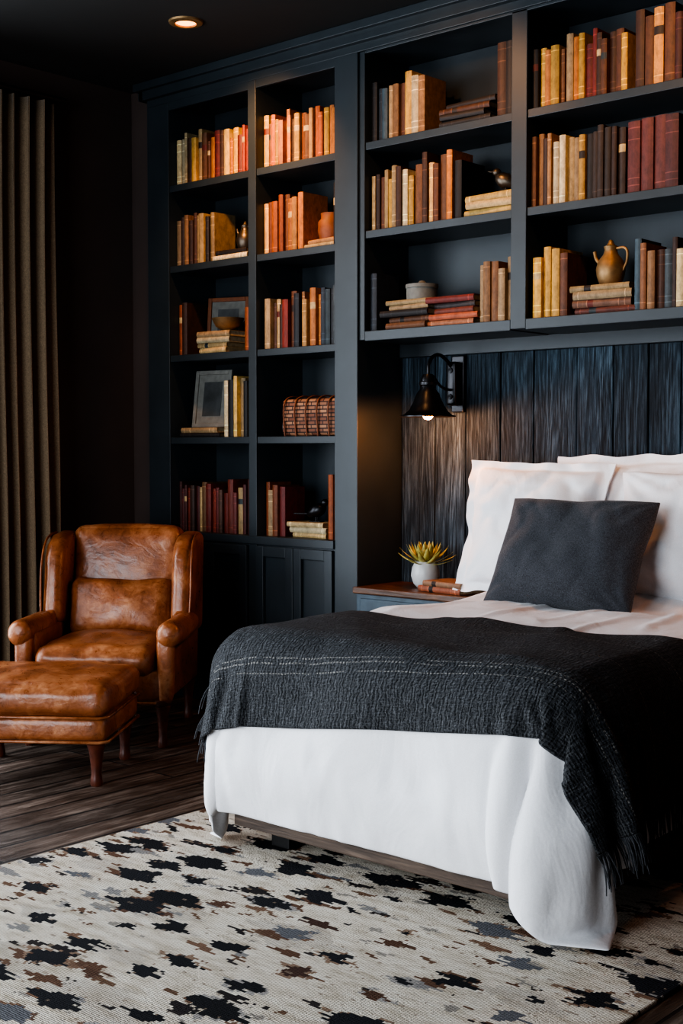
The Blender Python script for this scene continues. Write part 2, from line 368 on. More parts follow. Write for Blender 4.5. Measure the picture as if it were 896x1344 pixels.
# ================================================================ BOOKS
PAL={
'or':[(190,114,48),(176,92,38),(198,138,72),(160,80,36),(206,158,96),(190,120,46),(134,70,34),(166,104,54)],
'br':[(106,64,38),(78,48,32),(134,90,54),(90,54,34),(120,78,48),(62,40,30),(148,108,70)],
'cr':[(196,172,128),(182,154,108),(208,190,152),(170,142,98),(158,130,94)],
'rd':[(128,46,34),(104,36,32),(90,32,30),(140,58,40),(100,44,40)],
'bl':[(44,58,72),(58,76,86),(36,42,50),(80,92,98)],
'bk':[(38,32,30),(30,28,30),(52,40,34)],
'yl':[(198,154,74),(206,170,100),(182,140,58)],
'bg':[(98,48,42),(86,40,36),(106,56,46)]}
BV,BF,BC=[],[],[]
def book(Mx,t,h,d,col,band=None):
    def add(vs,fs,c):
        k=len(BV); BV.extend([tuple(Mx@Vector(v)) for v in vs]); BF.extend([tuple(k+i for i in f) for f in fs]); BC.extend([c]*len(fs) if not isinstance(c,list) else c)
    bx=((0,3,2,1),(4,5,6,7),(0,1,5,4),(1,2,6,5),(2,3,7,6),(3,0,4,7))
    def bb(x0,x1,y0,y1,z0,z1,c): add([(x0,y0,z0),(x1,y0,z0),(x1,y1,z0),(x0,y1,z0),(x0,y0,z1),(x1,y0,z1),(x1,y1,z1),(x0,y1,z1)],bx,c)
    j=random.uniform(.78,1.1); col=tuple(min(255,x*j) for x in col)
    c=srgb(*col); ct=.0028
    bb(0,ct,0,d,0,h,c); bb(t-ct,t,0,d,0,h,c)
    page=srgb(*random.choice([(186,164,126),(168,146,110),(196,178,146)]))
    bb(ct,t-ct,.004,d-.005,.004,h-.005,page)
    seg=5; zs=[0,.1,.115,.2,.215,.62,.64,.74,.755,.9,.915,1]
    bulge=min(.006,t*.2); b2=band or tuple(min(255,int(x*1.3+14)) for x in col)
    vs=[];fs=[];cs=[]
    for z in zs:
        for i in range(seg+1):
            s=i/seg; vs.append((t*s,-bulge*math.sin(math.pi*s),z*h))
    q=random.random(); bands={1,9} if q<.3 else {1,3,7,9} if q<.55 else {1} if q<.75 else set()
    lab=random.random()<.22; lc=srgb(*random.choice([(44,34,28),(104,42,32),(190,164,118),(46,56,60)]))
    for j in range(len(zs)-1):
        for i in range(seg):
            a=j*(seg+1)+i; fs.append((a,a+1,a+seg+2,a+seg+1))
            cs.append(srgb(*b2) if j in bands else (lc if (lab and j in (6,7)) else c))
    add(vs,fs,cs)
    k=(len(zs)-1)*(seg+1)
    add([vs[k+i] for i in range(seg+1)],[tuple(range(seg+1))],c); add([vs[i] for i in range(seg+1)],[tuple(reversed(range(seg+1)))],c)
def pick(keys): return random.choice(PAL[random.choice(keys)])
def row(x0,x1,z,keys,h0,h1,t0=.019,t1=.040,yf=YF+.05):
    x=x0
    while True:
        t=random.uniform(t0,t1)
        if x+t>x1: break
        h=random.uniform(h0,h1); d=random.uniform(.14,.18)
        y=yf+random.uniform(-.012,.016)
        M0=Matrix.Translation((x,y,z+.0005))@Matrix.Rotation(random.uniform(-.03,.03),4,'Z')
        book(M0,t-.0018,h,d,pick(keys)); x+=t
def stack(xc,z,n,keys,w0=.19,w1=.25,t0=.02,t1=.035,yf=YF+.05,spec=None):
    zz=z
    for i in range(n):
        t=random.uniform(t0,t1); w=random.uniform(w0,w1); col=spec[i] if spec else pick(keys)
        M0=Matrix.Translation((xc+w/2+random.uniform(-.016,.016),yf+random.uniform(-.01,.015),zz+.0005))@Matrix.Rotation(random.uniform(-.09,.09),4,'Z')@Matrix.Rotation(math.radians(-90),4,'Y')
        book(M0,t-.001,w,random.uniform(.14,.17),col); zz+=t
    return zz
C1=(-5.26,-4.67);C2=(-4.615,-4.098);R1=(-3.924,-3.125);R2=(-3.049,-2.25);R3=(-2.174,-1.276)
fx=lambda c,f:c[0]+(c[1]-c[0])*f
zl=ZS_L;zr=ZS_R
row(fx(C1,.0)+.004,fx(C1,.42),zl[4],['br','br','yl','cr'],.22,.28); row(fx(C1,.42),fx(C1,1),zl[4],['or','rd','yl','br','or'],.18,.25)
row(fx(C1,0)+.004,fx(C1,.5),zl[3],['cr','br','bk','br'],.20,.27)
t1=stack(fx(C1,.72),zl[3],2,['cr','bk'],.22,.26)
row(fx(C1,0)+.004,fx(C1,.16),zl[2],['or','br'],.25,.28); t2=stack(fx(C1,.5),zl[2],4,['cr','cr','br'],.2,.26); row(fx(C1,.86),fx(C1,1),zl[2],['or','cr'],.19,.24)
t3=stack(fx(C1,.3),zl[1],2,['cr','bk'],.26,.3,.022,.028); row(fx(C1,.63),fx(C1,1),zl[1],['cr','bl','bk','cr','yl'],.26,.31)
row(fx(C1,0)+.004,fx(C1,1),zl[0],['rd','rd','bg','cr','br','rd'],.20,.28)
row(fx(C2,0)+.004,fx(C2,1),zl[4],['or','or','yl','br'],.21,.27)
row(fx(C2,0)+.004,fx(C2,.55),zl[3],['or','or','br'],.24,.28,.026,.042); t4=stack(fx(C2,.74),zl[3],2,['cr','br'],.19,.22,.02,.026); row(fx(C2,.92),fx(C2,1.0),zl[3],['bk'],.28,.3,.028,.04)
row(fx(C2,0.04),fx(C2,.35),zl[2],['rd','br','bl','cr'],.2,.25); row(fx(C2,.35),fx(C2,1),zl[2],['or','bl','cr','br','bl'],.22,.28)
row(fx(C2,0)+.004,fx(C2,.3),zl[0],['or','cr','rd'],.22,.27,.026,.04); t5=stack(fx(C2,.55),zl[0],3,['cr','rd','cr'],.22,.26); row(fx(C2,.85),fx(C2,1),zl[0],['or','cr','br'],.26,.31,.02,.03)
row(fx(R1,.01),fx(R1,.22),zr[2],['cr','br','bk','rd','bl'],.22,.27); row(fx(R1,.22),fx(R1,.46),zr[2],['yl','cr','br','bk'],.23,.28,.03,.05)
t6=stack(fx(R1,.68),zr[2],4,['br','cr','bk','cr'],.22,.28,.02,.032); row(fx(R1,.87),fx(R1,1),zr[2],['bk','br'],.30,.32,.04,.05)
row(fx(R1,.01),fx(R1,.34),zr[1],['br','cr','yl','cr','br'],.22,.28); row(fx(R1,.34),fx(R1,.68),zr[1],['br','or','br','bk'],.25,.31,.028,.044)
t7=stack(fx(R1,.83),zr[1],3,['cr','yl','cr'],.23,.27,.024,.034)
row(fx(R1,.01),fx(R1,.07),zr[0],['bl'],.26,.27,.035,.045)
t8=stack(fx(R1,.26),zr[0],5,['cr','br','bk','cr','cr'],.23,.28,.022,.032); t9=stack(fx(R1,.58),zr[0],5,['or','rd','br','or','rd'],.22,.27,.022,.034,spec=[(176,110,76),(166,86,56),(140,66,46),(60,50,48),(140,54,44)]); row(fx(R1,.77),fx(R1,1),zr[0],['br','cr','cr','yl'],.22,.28,.026,.04)
row(fx(R2,.0)+.004,fx(R2,.2),zr[2],['br','bk','yl','or'],.22,.27); row(fx(R2,.2),fx(R2,.6),zr[2],['or','cr','rd','yl','br','yl'],.22,.28); row(fx(R2,.6),fx(R2,1),zr[2],['br','bg','or','bk'],.24,.30,.03,.048)
row(fx(R2,.0)+.004,fx(R2,.14),zr[1],['br','bg'],.26,.3); row(fx(R2,.14),fx(R2,.32),zr[1],['cr','yl'],.22,.28,.024,.032); row(fx(R2,.32),fx(R2,.56),zr[1],['bk','br','bk'],.26,.31)
row(fx(R2,.56),fx(R2,.9),zr[1],['bg'],.275,.285,.05,.06); row(fx(R2,.9),fx(R2,1),zr[1],['bk'],.28,.3,.025,.03)
row(fx(R2,.02),fx(R2,.24),zr[0],['br','yl','br'],.24,.30,.035,.045); t10=stack(fx(R2,.42),zr[0],4,['cr','or','rd','br'],.25,.28,.024,.034,spec=[(110,54,40),(140,96,72),(176,150,112),(166,140,98)])
row(fx(R2,.60),fx(R2,1),zr[0],['cr','bl','or','cr','bl','br','cr'],.22,.28,.022,.036)
for z in zr: row(R3[0]+.004,R3[1],z,['br','or','cr','bk','rd'],.22,.29)
for z in zl[1:]:
    row(-1.098,-.6,z,['br','or','cr'],.2,.28); row(-.526,.05,z,['br','cr','bl'],.2,.28)
vcol_mesh('shelf_books',BV,BF,BC,M['book'],None)
# ---------------------------------------------------------------- shelf decor
YD=YF+.13
def jug(name,x,y,z,mat,s=1.0):
    e=empty(name,(x,y,z))
    pr=[(0,0),(.04,0),(.046,.006),(.058,.04),(.062,.07),(.052,.105),(.032,.13),(.026,.15),(.03,.165),(.026,.165),(.022,.15),(.028,.13),(0,.12)]
    lathe('body',[(a*s,b*s) for a,b in pr],mat,e)
    tube('handle',[(.028*s,0,.155*s),(.07*s,0,.15*s),(.078*s,0,.105*s),(.058*s,0,.06*s)],.006*s,mat,e)
    lathe('knob',[(0,.165*s),(.02*s,.168*s),(.012*s,.18*s),(.009*s,.19*s),(0,.195*s)],mat,e)
    tube('spout',[(-.045*s,0,.09*s),(-.07*s,0,.12*s),(-.078*s,0,.15*s)],.008*s,mat,e); return e
def bowl(name,x,y,z,mat,r=.08,h=.06):
    lathe(name,[(0,0),(r*.4,0),(r*.38,.008),(r*.75,h*.4),(r,h),(r*.95,h),(r*.68,h*.45),(0,h*.2)],mat,None,(x,y,z))
jug('brass_jug',fx(R2,.41),YD,t10,M['brass'],.95)
jug('pewter_teapot',fx(C1,.74),YD,t1,M['pewter'],.75)
bowl('bronze_bowl',fx(C1,.52),YD,t2,M['brass'],.085,.07)
lathe('clay_jar',[(0,0),(.055,0),(.066,.04),(.064,.085),(.05,.1),(.052,.125),(.045,.125),(.04,.1),(0,.095)],M['clay'],None,(fx(C2,.74),YD,t4))
lathe('lidded_trinket_box',[(0,0),(.07,0),(.07,.05),(.074,.052),(.074,.068),(.02,.074),(.012,.085),(0,.088)],M['mat'],None,(fx(R1,.30),YD,t8),segs=36)
def bird(name,x,y,z,mat,s=1,rz=0):
    e=empty(name,(x,y,z),rz)
    lathe('body',[(0,-.06),(.012,-.052),(.026,-.03),(.034,0),(.03,.025),(.017,.045),(0,.055)],mat,e,(0,0,.055*s),(0,math.radians(65),0))
    lathe('head',[(0,-.02),(.012,-.015),(.019,0),(.013,.014),(.004,.02),(.0015,.04),(0,.042)],mat,e,(.042*s,0,.095*s),(0,math.radians(80),0))
    boxes('tail',[(-.12,-.045,-.012,.012,.035,.043)],mat,e,.003)
    tube('legs',[(.0,.01,.03),(.0,.012,0)],.003,mat,e); tube('legs_2',[(.0,-.01,.03),(.0,-.012,0)],.003,mat,e)
    boxes('base',[(-.03,.03,-.025,.025,0,.005)],mat,e,.002)
bird('bird_figurine',fx(R1,.87),YD,t7,M['pewter'],1,math.radians(200))
bird('bird_figurine',fx(C2,.55),YD,t5,M['metal'],1,math.radians(20))
def pframe(name,x,y,z,w,h,lean,rz,fm,pm):
    e=empty(name,(x,y,z),rz); e.rotation_euler=(lean,0,rz)
    b=.022
    boxes('frame',[(-w/2,-w/2+b,-.008,.008,0,h),(w/2-b,w/2,-.008,.008,0,h),(-w/2+b,w/2-b,-.008,.008,0,b),(-w/2+b,w/2-b,-.008,.008,h-b,h)],fm,e)
    boxes('mat_board',[(-w/2+b,w/2-b,0,.004,b,h-b)],M['mat'],e,0)
    boxes('print',[(-w/4,w/4,-.002,.001,h*.2,h*.8)],pm,e,0)
pframe('picture_frame',fx(C1,.34),YF+.10,t3+.001,.24,.30,math.radians(-8),math.radians(8),M['mat'],M['photo'])
pframe('leaning_art_frame',fx(C1,.34),YF+.22,zl[2]+.001,.24,.31,math.radians(-6),math.radians(20),M['clay'],M['photo'])
e=empty('woven_basket',(fx(C2,.60),YD-.01,zl[1]))
rbox('body',(.36,.16,.18),.022,M['weave'],e,(0,0,.091),n=14,puff=(0,.006,.004))
for i in range(5): tube('strap_%d'%i,[(-.145+i*.0725,-.088,.0),(-.145+i*.0725,-.088,.165),(-.145+i*.0725,-.065,.186),(-.145+i*.0725,.06,.186)],.004,M['clay'],e)
tube('handle',[(-.18,-.02,.10),(-.215,-.02,.08),(-.215,-.02,.02),(-.18,-.02,.01)],.005,M['metal'],e)
# ================================================================ RUG
boxes('area_rug',[(-3.46,-1.45,.7,3.55,.0,.012)],M['rug'],bevel=.004)
# ================================================================ BED
bx0,bx1,by0,by1=-3.13,-1.82,2.93,4.86
bed=empty('bed')
ff=bx0+.08
boxes('frame',[(ff,bx1+.01,by0-.03,by0+.02,.085,.28),(ff,ff+.05,by0+.02,by1,.085,.28),(bx1-.03,bx1+.01,by0+.02,by1,.085,.28),(ff+.05,bx1-.03,by1-.04,by1,.10,.28),(ff+.05,bx1-.03,by0+.02,by1-.04,.2,.24)],M['frame'],bed,.004)
boxes('legs',[(ff+.08,ff+.16,by0+.06,by0+.14,.012,.12),(bx1-.16,bx1-.08,by0+.06,by0+.14,.012,.12),(ff+.06,ff+.14,by1-.14,by1-.06,.0,.12),(bx1-.14,bx1-.06,by1-.14,by1-.06,.0,.12)],M['black'],bed,.004)
mat=rbox('mattress',(bx1-bx0-.02,by1-by0-.01,.39),.08,M['sheetw'],bed,((bx0+bx1)/2,(by0+by1)/2+.005,.460),n=16)
def collider(ob,fr=10,th=.004):
    m=ob.modifiers.new('col','COLLISION'); ob.collision.thickness_outer=th; ob.collision.cloth_friction=fr; return m
fl=boxes('tmp_floor',[(-4.5,-.8,1.5,5,-.2,.014)],None,None,0)
fb=boxes('tmp_frame',[(bx0+.04,bx1+.01,by0-.03,by1,.085,.3)],None,None,0)
cols=[mat,fl,fb]
for c in cols: collider(c)
def grid(name,x0,x1,y0,y1,nx,ny,z,jit=.0):
    V=[(x0+(x1-x0)*i/nx,y0+(y1-y0)*j/ny,z+jit*noise.noise(Vector((i*.12,j*.12,3)))) for j in range(ny+1) for i in range(nx+1)]
    F=[(j*(nx+1)+i,j*(nx+1)+i+1,(j+1)*(nx+1)+i+1,(j+1)*(nx+1)+i) for j in range(ny) for i in range(nx)]
    me=D.meshes.new(name); me.from_pydata(V,[],F)
    uv=me.uv_layers.new(name='UVMap')
    for l in me.loops:
        v=V[l.vertex_index]; uv.data[l.index].uv=(v[0]-x0,v[1]-y0)
    return mk(name,me)
def sim(ob,N,pin=None,**st):
    m=ob.modifiers.new('Cloth','CLOTH'); s=m.settings
    for k,v in st.items(): setattr(s,k,v)
    m.collision_settings.distance_min=.006; m.collision_settings.collision_quality=3
    if pin:
        vg=ob.vertex_groups.new(name='pin'); vg.add(pin,1,'ADD'); s.vertex_group_mass='pin'
    m.point_cache.frame_start=1; m.point_cache.frame_end=N
    SC.frame_start=1; SC.frame_end=max(N,2)
    for f in range(1,N+1): SC.frame_set(f)
    dg=bpy.context.evaluated_depsgraph_get()
    me=D.meshes.new_from_object(ob.evaluated_get(dg)); 
    ob.modifiers.clear(); ob.data=me
    return me
t0=time.time()
nx,ny=92,96
dx0,dx1,dy0,dy1=bx0-.31,bx1+.38,by0-.395,4.80
dv=grid('duvet_sim',dx0,dx1,dy0,dy1,nx,ny,.695,.03)
pin=[v.index for v in dv.data.vertices if v.co.y>4.45 and bx0+.05<v.co.x<bx1-.05]
me=sim(dv,60,pin,quality=6,mass=.35,tension_stiffness=20,compression_stiffness=20,shear_stiffness=8,bending_stiffness=.8,air_damping=2,shrink_min=-.05)
print('duvet sim',time.time()-t0)
P=[v.co.copy() for v in me.vertices]; Nn=[v.normal.copy() for v in me.vertices]
sgn=1 if sum(n.z for n in Nn)>0 else -1
# smooth the offset directions so the loft stays even round the corners
Nidx=lambda i,j:j*(nx+1)+i
for it in range(3):
    N2=[]
    for j in range(ny+1):
        for i in range(nx+1):
            a=Vector((0,0,0))
            for di,dj in ((0,0),(1,0),(-1,0),(0,1),(0,-1)):
                a+=Nn[Nidx(min(nx,max(0,i+di)),min(ny,max(0,j+dj)))]
            N2.append(a.normalized())
    Nn=N2
W=dx1-dx0;H=dy1-dy0
V=[];F=[]
def ridge(p):
    a=abs(noise.noise(p))*2.6
    return 1/(1+a*a*6)
def th(i,j):
    x=i/nx*W; y=j/ny*H
    d=min(x,W-x,y)
    e=1-math.exp(-d/.085)
    cr=min(1,math.hypot(max(0,.45-x),max(0,.45-y))/.45)+min(1,math.hypot(max(0,.45-(W-x)),max(0,.45-y))/.45)-min(1,max(0,.45-y)/.45)*0
    q=.048+.018*noise.noise(Vector((i*.09,j*.09,9)))
    q+=.020*math.sin(math.pi*min(1,max(0,d/.42)))
    wz=.5*noise.noise(Vector((x*2.2,y*2.2,4)))
    if y<.5:
        f=(1-y/.5)
        q+=.018*noise.noise(Vector((x*4.2+wz*3,y*1.8,5)))*f+.010*noise.noise(Vector((x*12+wz*6,y*4,8)))*f
        q-=.010*ridge(Vector((x*2.2+wz*2.5+y*.8,y*1.5,3)))*f
    if min(x,W-x)<.42 and y<.42: q*=.62
    elif min(x,W-x)<.50 and y<.50: q*=.8
    q-=.012*ridge(Vector((x*1.6+wz,y*1.8+wz,7)))
    return .005+max(.012,q)*e
T0=[[th(i,j) for i in range(nx+1)] for j in range(ny+1)]
for it in range(3):   # blend thickness
    T1=[r_[:] for r_ in T0]
    for j in range(1,ny):
        for i in range(1,nx): T1[j][i]=(T0[j][i]*2+T0[j-1][i]+T0[j+1][i]+T0[j][i-1]+T0[j][i+1])/6
    T0=T1
idx=Nidx
for j in range(ny+1):
    for i in range(nx+1):
        k=idx(i,j); V.append(P[k]+Nn[k]*sgn*T0[j][i])
n0=len(V)
for k in range(n0): V.append(P[k].copy())
for j in range(ny):
    for i in range(nx):
        a,b,c,d=idx(i,j),idx(i+1,j),idx(i+1,j+1),idx(i,j+1)
        F.append((a,b,c,d)); F.append((n0+d,n0+c,n0+b,n0+a))
bd=[idx(i,0) for i in range(nx)]+[idx(nx,j) for j in range(ny)]+[idx(nx-i,ny) for i in range(nx)]+[idx(0,ny-j) for j in range(ny)]
for a,b in zip(bd,bd[1:]+bd[:1]): F.append((b,a,n0+a,n0+b))
for v in V:
    if v.z<.016: v.z=.016
me2=D.meshes.new('duvet'); me2.from_pydata(V,[],F)
D.objects.remove(dv)
duvet=mk('duvet',me2,M['white'],bed,180)
collider(duvet,25,.003)
for c in (mat,fb): c.modifiers.remove(c.modifiers['col'])
t0=time.time()
tnx,tny=114,60
tx0,tx1,ty0,ty1=bx0-.19,bx1+.38,by0-.20,3.60
tw=grid('throw_sim',tx0,tx1,ty0,ty1,tnx,tny,.83,.012)
for v in tw.data.vertices:
    v.co.y+= .11*(v.co.x-(bx0+bx1)/2)
me=sim(tw,52,None,quality=6,mass=.3,tension_stiffness=15,compression_stiffness=15,shear_stiffness=5,bending_stiffness=.4,air_damping=2,shrink_min=-.02)
print('throw sim',time.time()-t0)
D.objects.remove(fl); D.objects.remove(fb)
duvet.modifiers.clear(); mat.modifiers.clear()
SC.frame_set(1)
sm=duvet.modifiers.new('s','SUBSURF'); sm.levels=1; sm.render_levels=1
thr=empty('throw_blanket')
tw.name='blanket'; tw.parent=thr; me.materials.clear(); me.materials.append(M['throw'])
for p in me.polygons: p.use_smooth=True
TP=[v.co.copy() for v in me.vertices]
so=tw.modifiers.new('so','SOLIDIFY'); so.thickness=.011; so.offset=0
sm=tw.modifiers.new('s','SUBSURF'); sm.levels=1; sm.render_levels=1
V=[];F=[]
for side in (0,1):
    for j in range(0,tny*3+1):
        f=j/3; j0=min(int(f),tny-1); fr_=f-j0
        i=0 if side==0 else tnx; i2=2 if side==0 else tnx-2
        A=TP[j0*(tnx+1)+i].lerp(TP[(j0+1)*(tnx+1)+i],fr_); B=TP[j0*(tnx+1)+i2].lerp(TP[(j0+1)*(tnx+1)+i2],fr_)
        d=(A-B).normalized(); p=A.copy(); ln=random.uniform(.07,.12)
        dr=Vector((random.uniform(-.35,.35),random.uniform(-.5,.5),random.uniform(-.2,.2)))
        rings=[]
        for s in range(5):
            r=.0032*(1-.12*s)
            k=len(V); rings.append(k)
            for a in range(3): V.append(p+Vector((r*math.cos(a*2.094),r*math.sin(a*2.094),0)) if abs(d.z)>.5 else p+Vector((0,r*math.cos(a*2.094),r*math.sin(a*2.094))))
            dd=(d*(1-s*.2)+Vector((0,0,-.25*s))+dr*.35).normalized(); p=p+dd*ln/4
            if p.z<.02: p.z=.02
        for a,b in zip(rings,rings[1:]):
            for q in range(3): F.append((a+q,a+(q+1)%3,b+(q+1)%3,b+q))
fm=D.meshes.new('fringe'); fm.from_pydata(V,[],F); mk('fringe',fm,M['fringe'],thr,180)
# ---------------------------------------------------------------- pillows
def pillow(name,w,h,t,mat,loc,rot,flange=0,seed=0,n=56,pinch=.075,pw=.5,slump=.03,wk=1.0):
    V=[];F=[]
    s0=1-flange/(w/2)
    for side in (1,-1):
        for j in range(n+1):
            for i in range(n+1):
                u=math.sin((2*i/n-1)*math.pi/2); v=math.sin((2*j/n-1)*math.pi/2)
                uu=min(1,abs(u)/s0); vv=min(1,abs(v)/s0)
                prof=max(0,(1-uu**2.6))**pw*max(0,(1-vv**2.6))**pw
                x=w/2*u*(1-pinch*(1-v*v)); z=h/2*v*(1-pinch*(1-u*u))
                y=-side*(t/2*prof+.004)
                q=Vector((x*5+seed,z*5,side*3+seed))
                wr=.014*noise.noise(q*1.2)+.009*noise.noise(q*2.6)-.018*ridge(q*.9+Vector((3,seed,1)))-.010*ridge(q*1.9+Vector((3,1,seed)))
                for cx,cz in ((-1,-1),(1,-1),(-1,1),(1,1)):
                    ax,az=u-cx,v-cz; rr=math.hypot(ax,az); an=math.atan2(az*cz,ax*cx)
                    wr+=.006*math.sin(an*11+seed*1.7+cx*2+cz+3*noise.noise(q))*math.exp(-((rr-.35)/.3)**2)
                y+=-side*wr*wk*min(1,prof*1.6)
                if flange:
                    y+=.022*noise.noise(Vector((u*4,v*4,seed)))*(max(abs(u),abs(v))>s0*.97)
                    z+=.012*noise.noise(Vector((u*3,v*3,seed+5)))*max(abs(u),abs(v))**4
                    x+=.012*noise.noise(Vector((u*3,v*3,seed+9)))*max(abs(u),abs(v))**4
                y+=.03*noise.noise(Vector((u*1.1,v*1.1,seed)))
                z-=.014*(1-v)*.5*(1-u*u)
                z-=slump*max(0,v)*(abs(u)**3)*(.5+.5*noise.noise(Vector((u*2,seed,1))))
                V.append((x,y,z))
    o=(n+1)**2
    for j in range(n):
        for i in range(n):
            a=j*(n+1)+i; b=a+1; c=a+n+2; d=a+n+1
            F.append((a,b,c,d)); F.append((o+d,o+c,o+b,o+a))
    ix=lambda i,j:j*(n+1)+i
    bd=[ix(i,0) for i in range(n)]+[ix(n,j) for j in range(n)]+[ix(n-i,n) for i in range(n)]+[ix(0,n-j) for j in range(n)]
    for a,b in zip(bd,bd[1:]+bd[:1]): F.append((b,a,o+a,o+b))
    me=D.meshes.new(name); me.from_pydata(V,[],F)
    ob=mk(name,me,mat,None,180,loc,rot); s=ob.modifiers.new('s','SUBSURF'); s.levels=1; s.render_levels=1; return ob
r=math.radians
pillow('white_pillow',.70,.59,.23,M['white'],(-3.05,4.62,.975),(r(-13),r(1),r(2)),.045,1)
pillow('white_pillow',.70,.60,.19,M['white'],(-2.66,4.74,1.00),(r(-8),r(-2),0),.045,4)
pillow('white_pillow',.72,.53,.26,M['white'],(-2.27,4.56,.965),(r(-14),0,r(-2)),.0,7)
pillow('charcoal_cushion',.64,.45,.19,M['cushion'],(-2.655,4.28,.905),(r(-28),r(0),r(0)),.0,12,pinch=.055,pw=.45,slump=.0,wk=.6)
# ================================================================ NIGHTSTAND
ns=empty('nightstand')
nx0,nx1,ny0,ny1=-3.945,-3.30,4.53,4.86
boxes('top',[(nx0-.008,nx1+.01,ny0-.02,ny1,.64,.67)],M['topwood'],ns,.006)
boxes('body',[(nx0,nx1,ny0,ny1,.12,.64),(nx0+.0,nx0+.05,ny0,ny0+.05,0,.12),(nx1-.05,nx1,ny0,ny0+.05,0,.12),(nx0,nx0+.05,ny1-.05,ny1,0,.12),(nx1-.05,nx1,ny1-.05,ny1,0,.12)],M['nspaint'],ns,.004)
boxes('drawers',[(nx0+.03,nx1-.03,ny0-.012,ny0+.01,.46,.62),(nx0+.03,nx1-.03,ny0-.012,ny0+.01,.16,.44)],M['nspaint'],ns,.004)
lathe('knob',[(0,0),(.006,0),(.006,.012),(.014,.018),(.012,.026),(0,.028)],M['brass'],ns,(-3.6,ny0-.012,.54),(r(90),0,0),20)
BV,BF,BC=[],[],[]
zz=.671
for t,w,c in ((.026,.26,(150,84,56)),(.024,.23,(176,130,96))):
    M0=Matrix.Translation((-3.36,4.54,zz))@Matrix.Rotation(r(-8),4,'Z')@Matrix.Rotation(r(-90),4,'Y')
    book(M0,t-.001,w,.16,c); zz+=t
vcol_mesh('nightstand_books',BV,BF,BC,M['book'])
pl=empty('potted_succulent',(-3.675,4.70,.671))
lathe('pot',[(0,0),(.038,0),(.055,.02),(.066,.055),(.061,.092),(.046,.122),(.042,.122),(.05,.085),(0,.08)],M['ceramic'],pl)
V=[];F=[]
for i in range(36):
    a=i*2.399; el=r(10+68*(i/36)); L_=.15-.045*(i/36); wd=.020
    dirh=Vector((math.cos(a),math.sin(a),0)); side=Vector((-math.sin(a),math.cos(a),0)); p=Vector((0,0,.108))+dirh*.008
    k=len(V); S=6
    for s in range(S+1):
        f=s/S; e2=el+ .5*(f) - .2; d=dirh*math.cos(e2)+Vector((0,0,math.sin(e2)))
        w=wd*math.sin(math.pi*min(1,.18+f*.82))**.8*(1-f*.35)
        up=Vector((0,0,1))*.3-dirh*.2
        V+= [p-side*w,p-Vector((0,0,.004*(1-f))),p+side*w,p+up*.002]
        p=p+d*L_/S
    for s in range(S):
        b=k+4*s
        for q in range(4): F.append((b+q,b+(q+1)%4,b+4+(q+1)%4,b+4+q))
lm=D.meshes.new('leaves'); lm.from_pydata(V,[],F); mk('leaves',lm,M['leaf'],pl,180)
def light(name,typ,loc,e,col,parent=None,**k):
    l=D.lights.new(name,typ); l.energy=e; l.color=col
    rot=k.pop('rot',(0,0,0))
    for a,b in k.items(): setattr(l,a,b)
    o=D.objects.new(name,l); SC.collection.objects.link(o); o.location=loc; o.rotation_euler=rot
    if parent: o.parent=parent
    return o
# ================================================================ SCONCES
def sconce(x,e):
    sc=empty('wall_sconce',(x,YB-.034,1.60))
    boxes('backplate',[(-.036,.036,-.016,0,-.13,.13)],M['metal'],sc,.006,3)
    rbox('mount',(.055,.055,.20),.012,M['metal'],sc,(0,-.042,.0),n=6)
    lathe('rivet',[(0,0),(.014,0),(.012,.006),(0,.009)],M['metal'],sc,(0,-.068,.06),(r(90),0,0),16)
    lathe('rivet_2',[(0,0),(.014,0),(.012,.006),(0,.009)],M['metal'],sc,(0,-.068,-.06),(r(90),0,0),16)
    tube('arm',[(0,-.06,.075),(0,-.11,.11),(0,-.17,.125),(0,-.225,.09),(0,-.235,.03)],.008,M['metal'],sc)
    tube('strut',[(0,-.06,-.03),(0,-.13,-.02),(0,-.2,.03)],.006,M['metal'],sc)
    sh=[(0,.035),(.022,.035),(.03,.02),(.034,.0),(.034,-.03),(.05,-.05),(.066,-.09),(.085,-.125),(.108,-.145),(.125,-.15),(.125,-.155),(.105,-.15),(.082,-.130),(.062,-.092),(.046,-.053),(.02,-.035)]
    lathe('shade',sh,M['metal'],sc,(0,-.235,0))
    lathe('collar',[(.035,.004),(.04,.0),(.04,-.012),(.035,-.016)],M['metal'],sc,(0,-.235,0))
    lathe('bulb',[(0,-.168),(.016,-.163),(.026,-.148),(.028,-.13),(.02,-.105),(.012,-.09),(.012,-.06)],M['bulb'],sc,(0,-.235,0),segs=20)
    light('sconce_light','POINT',(0,-.235,-.188),e,(1,.38,.13),sc,shadow_soft_size=.03)
sconce(-3.61,10); sconce(-1.59,7)
# ================================================================ DOWNLIGHTS
for (x,y,e) in ((-4.5,4.0,85),(-3.45,3.75,42),(-2.4,3.75,38),(-1.2,3.75,30)):
    d=empty('recessed_downlight',(x,y,CZ))
    lathe('trim_ring',[(.048,-.012),(.055,-.014),(.075,-.008),(.078,0),(.048,0),(.048,-.012)],M['brass'],d)
    lathe('lens',[(0,-.006),(.03,-.008),(.048,-.004)],M['bulbc'],d,segs=24)
    v=Vector((x-(.1 if x<-4 else 0),4.72,2.45))-Vector((x,y,CZ))
    light('downlight_beam','SPOT',(0,0,-.03),e,(1,.48,.18),d,spot_size=r(85),spot_blend=1.0,shadow_soft_size=.04,rot=v.to_track_quat('-Z','Y').to_euler())
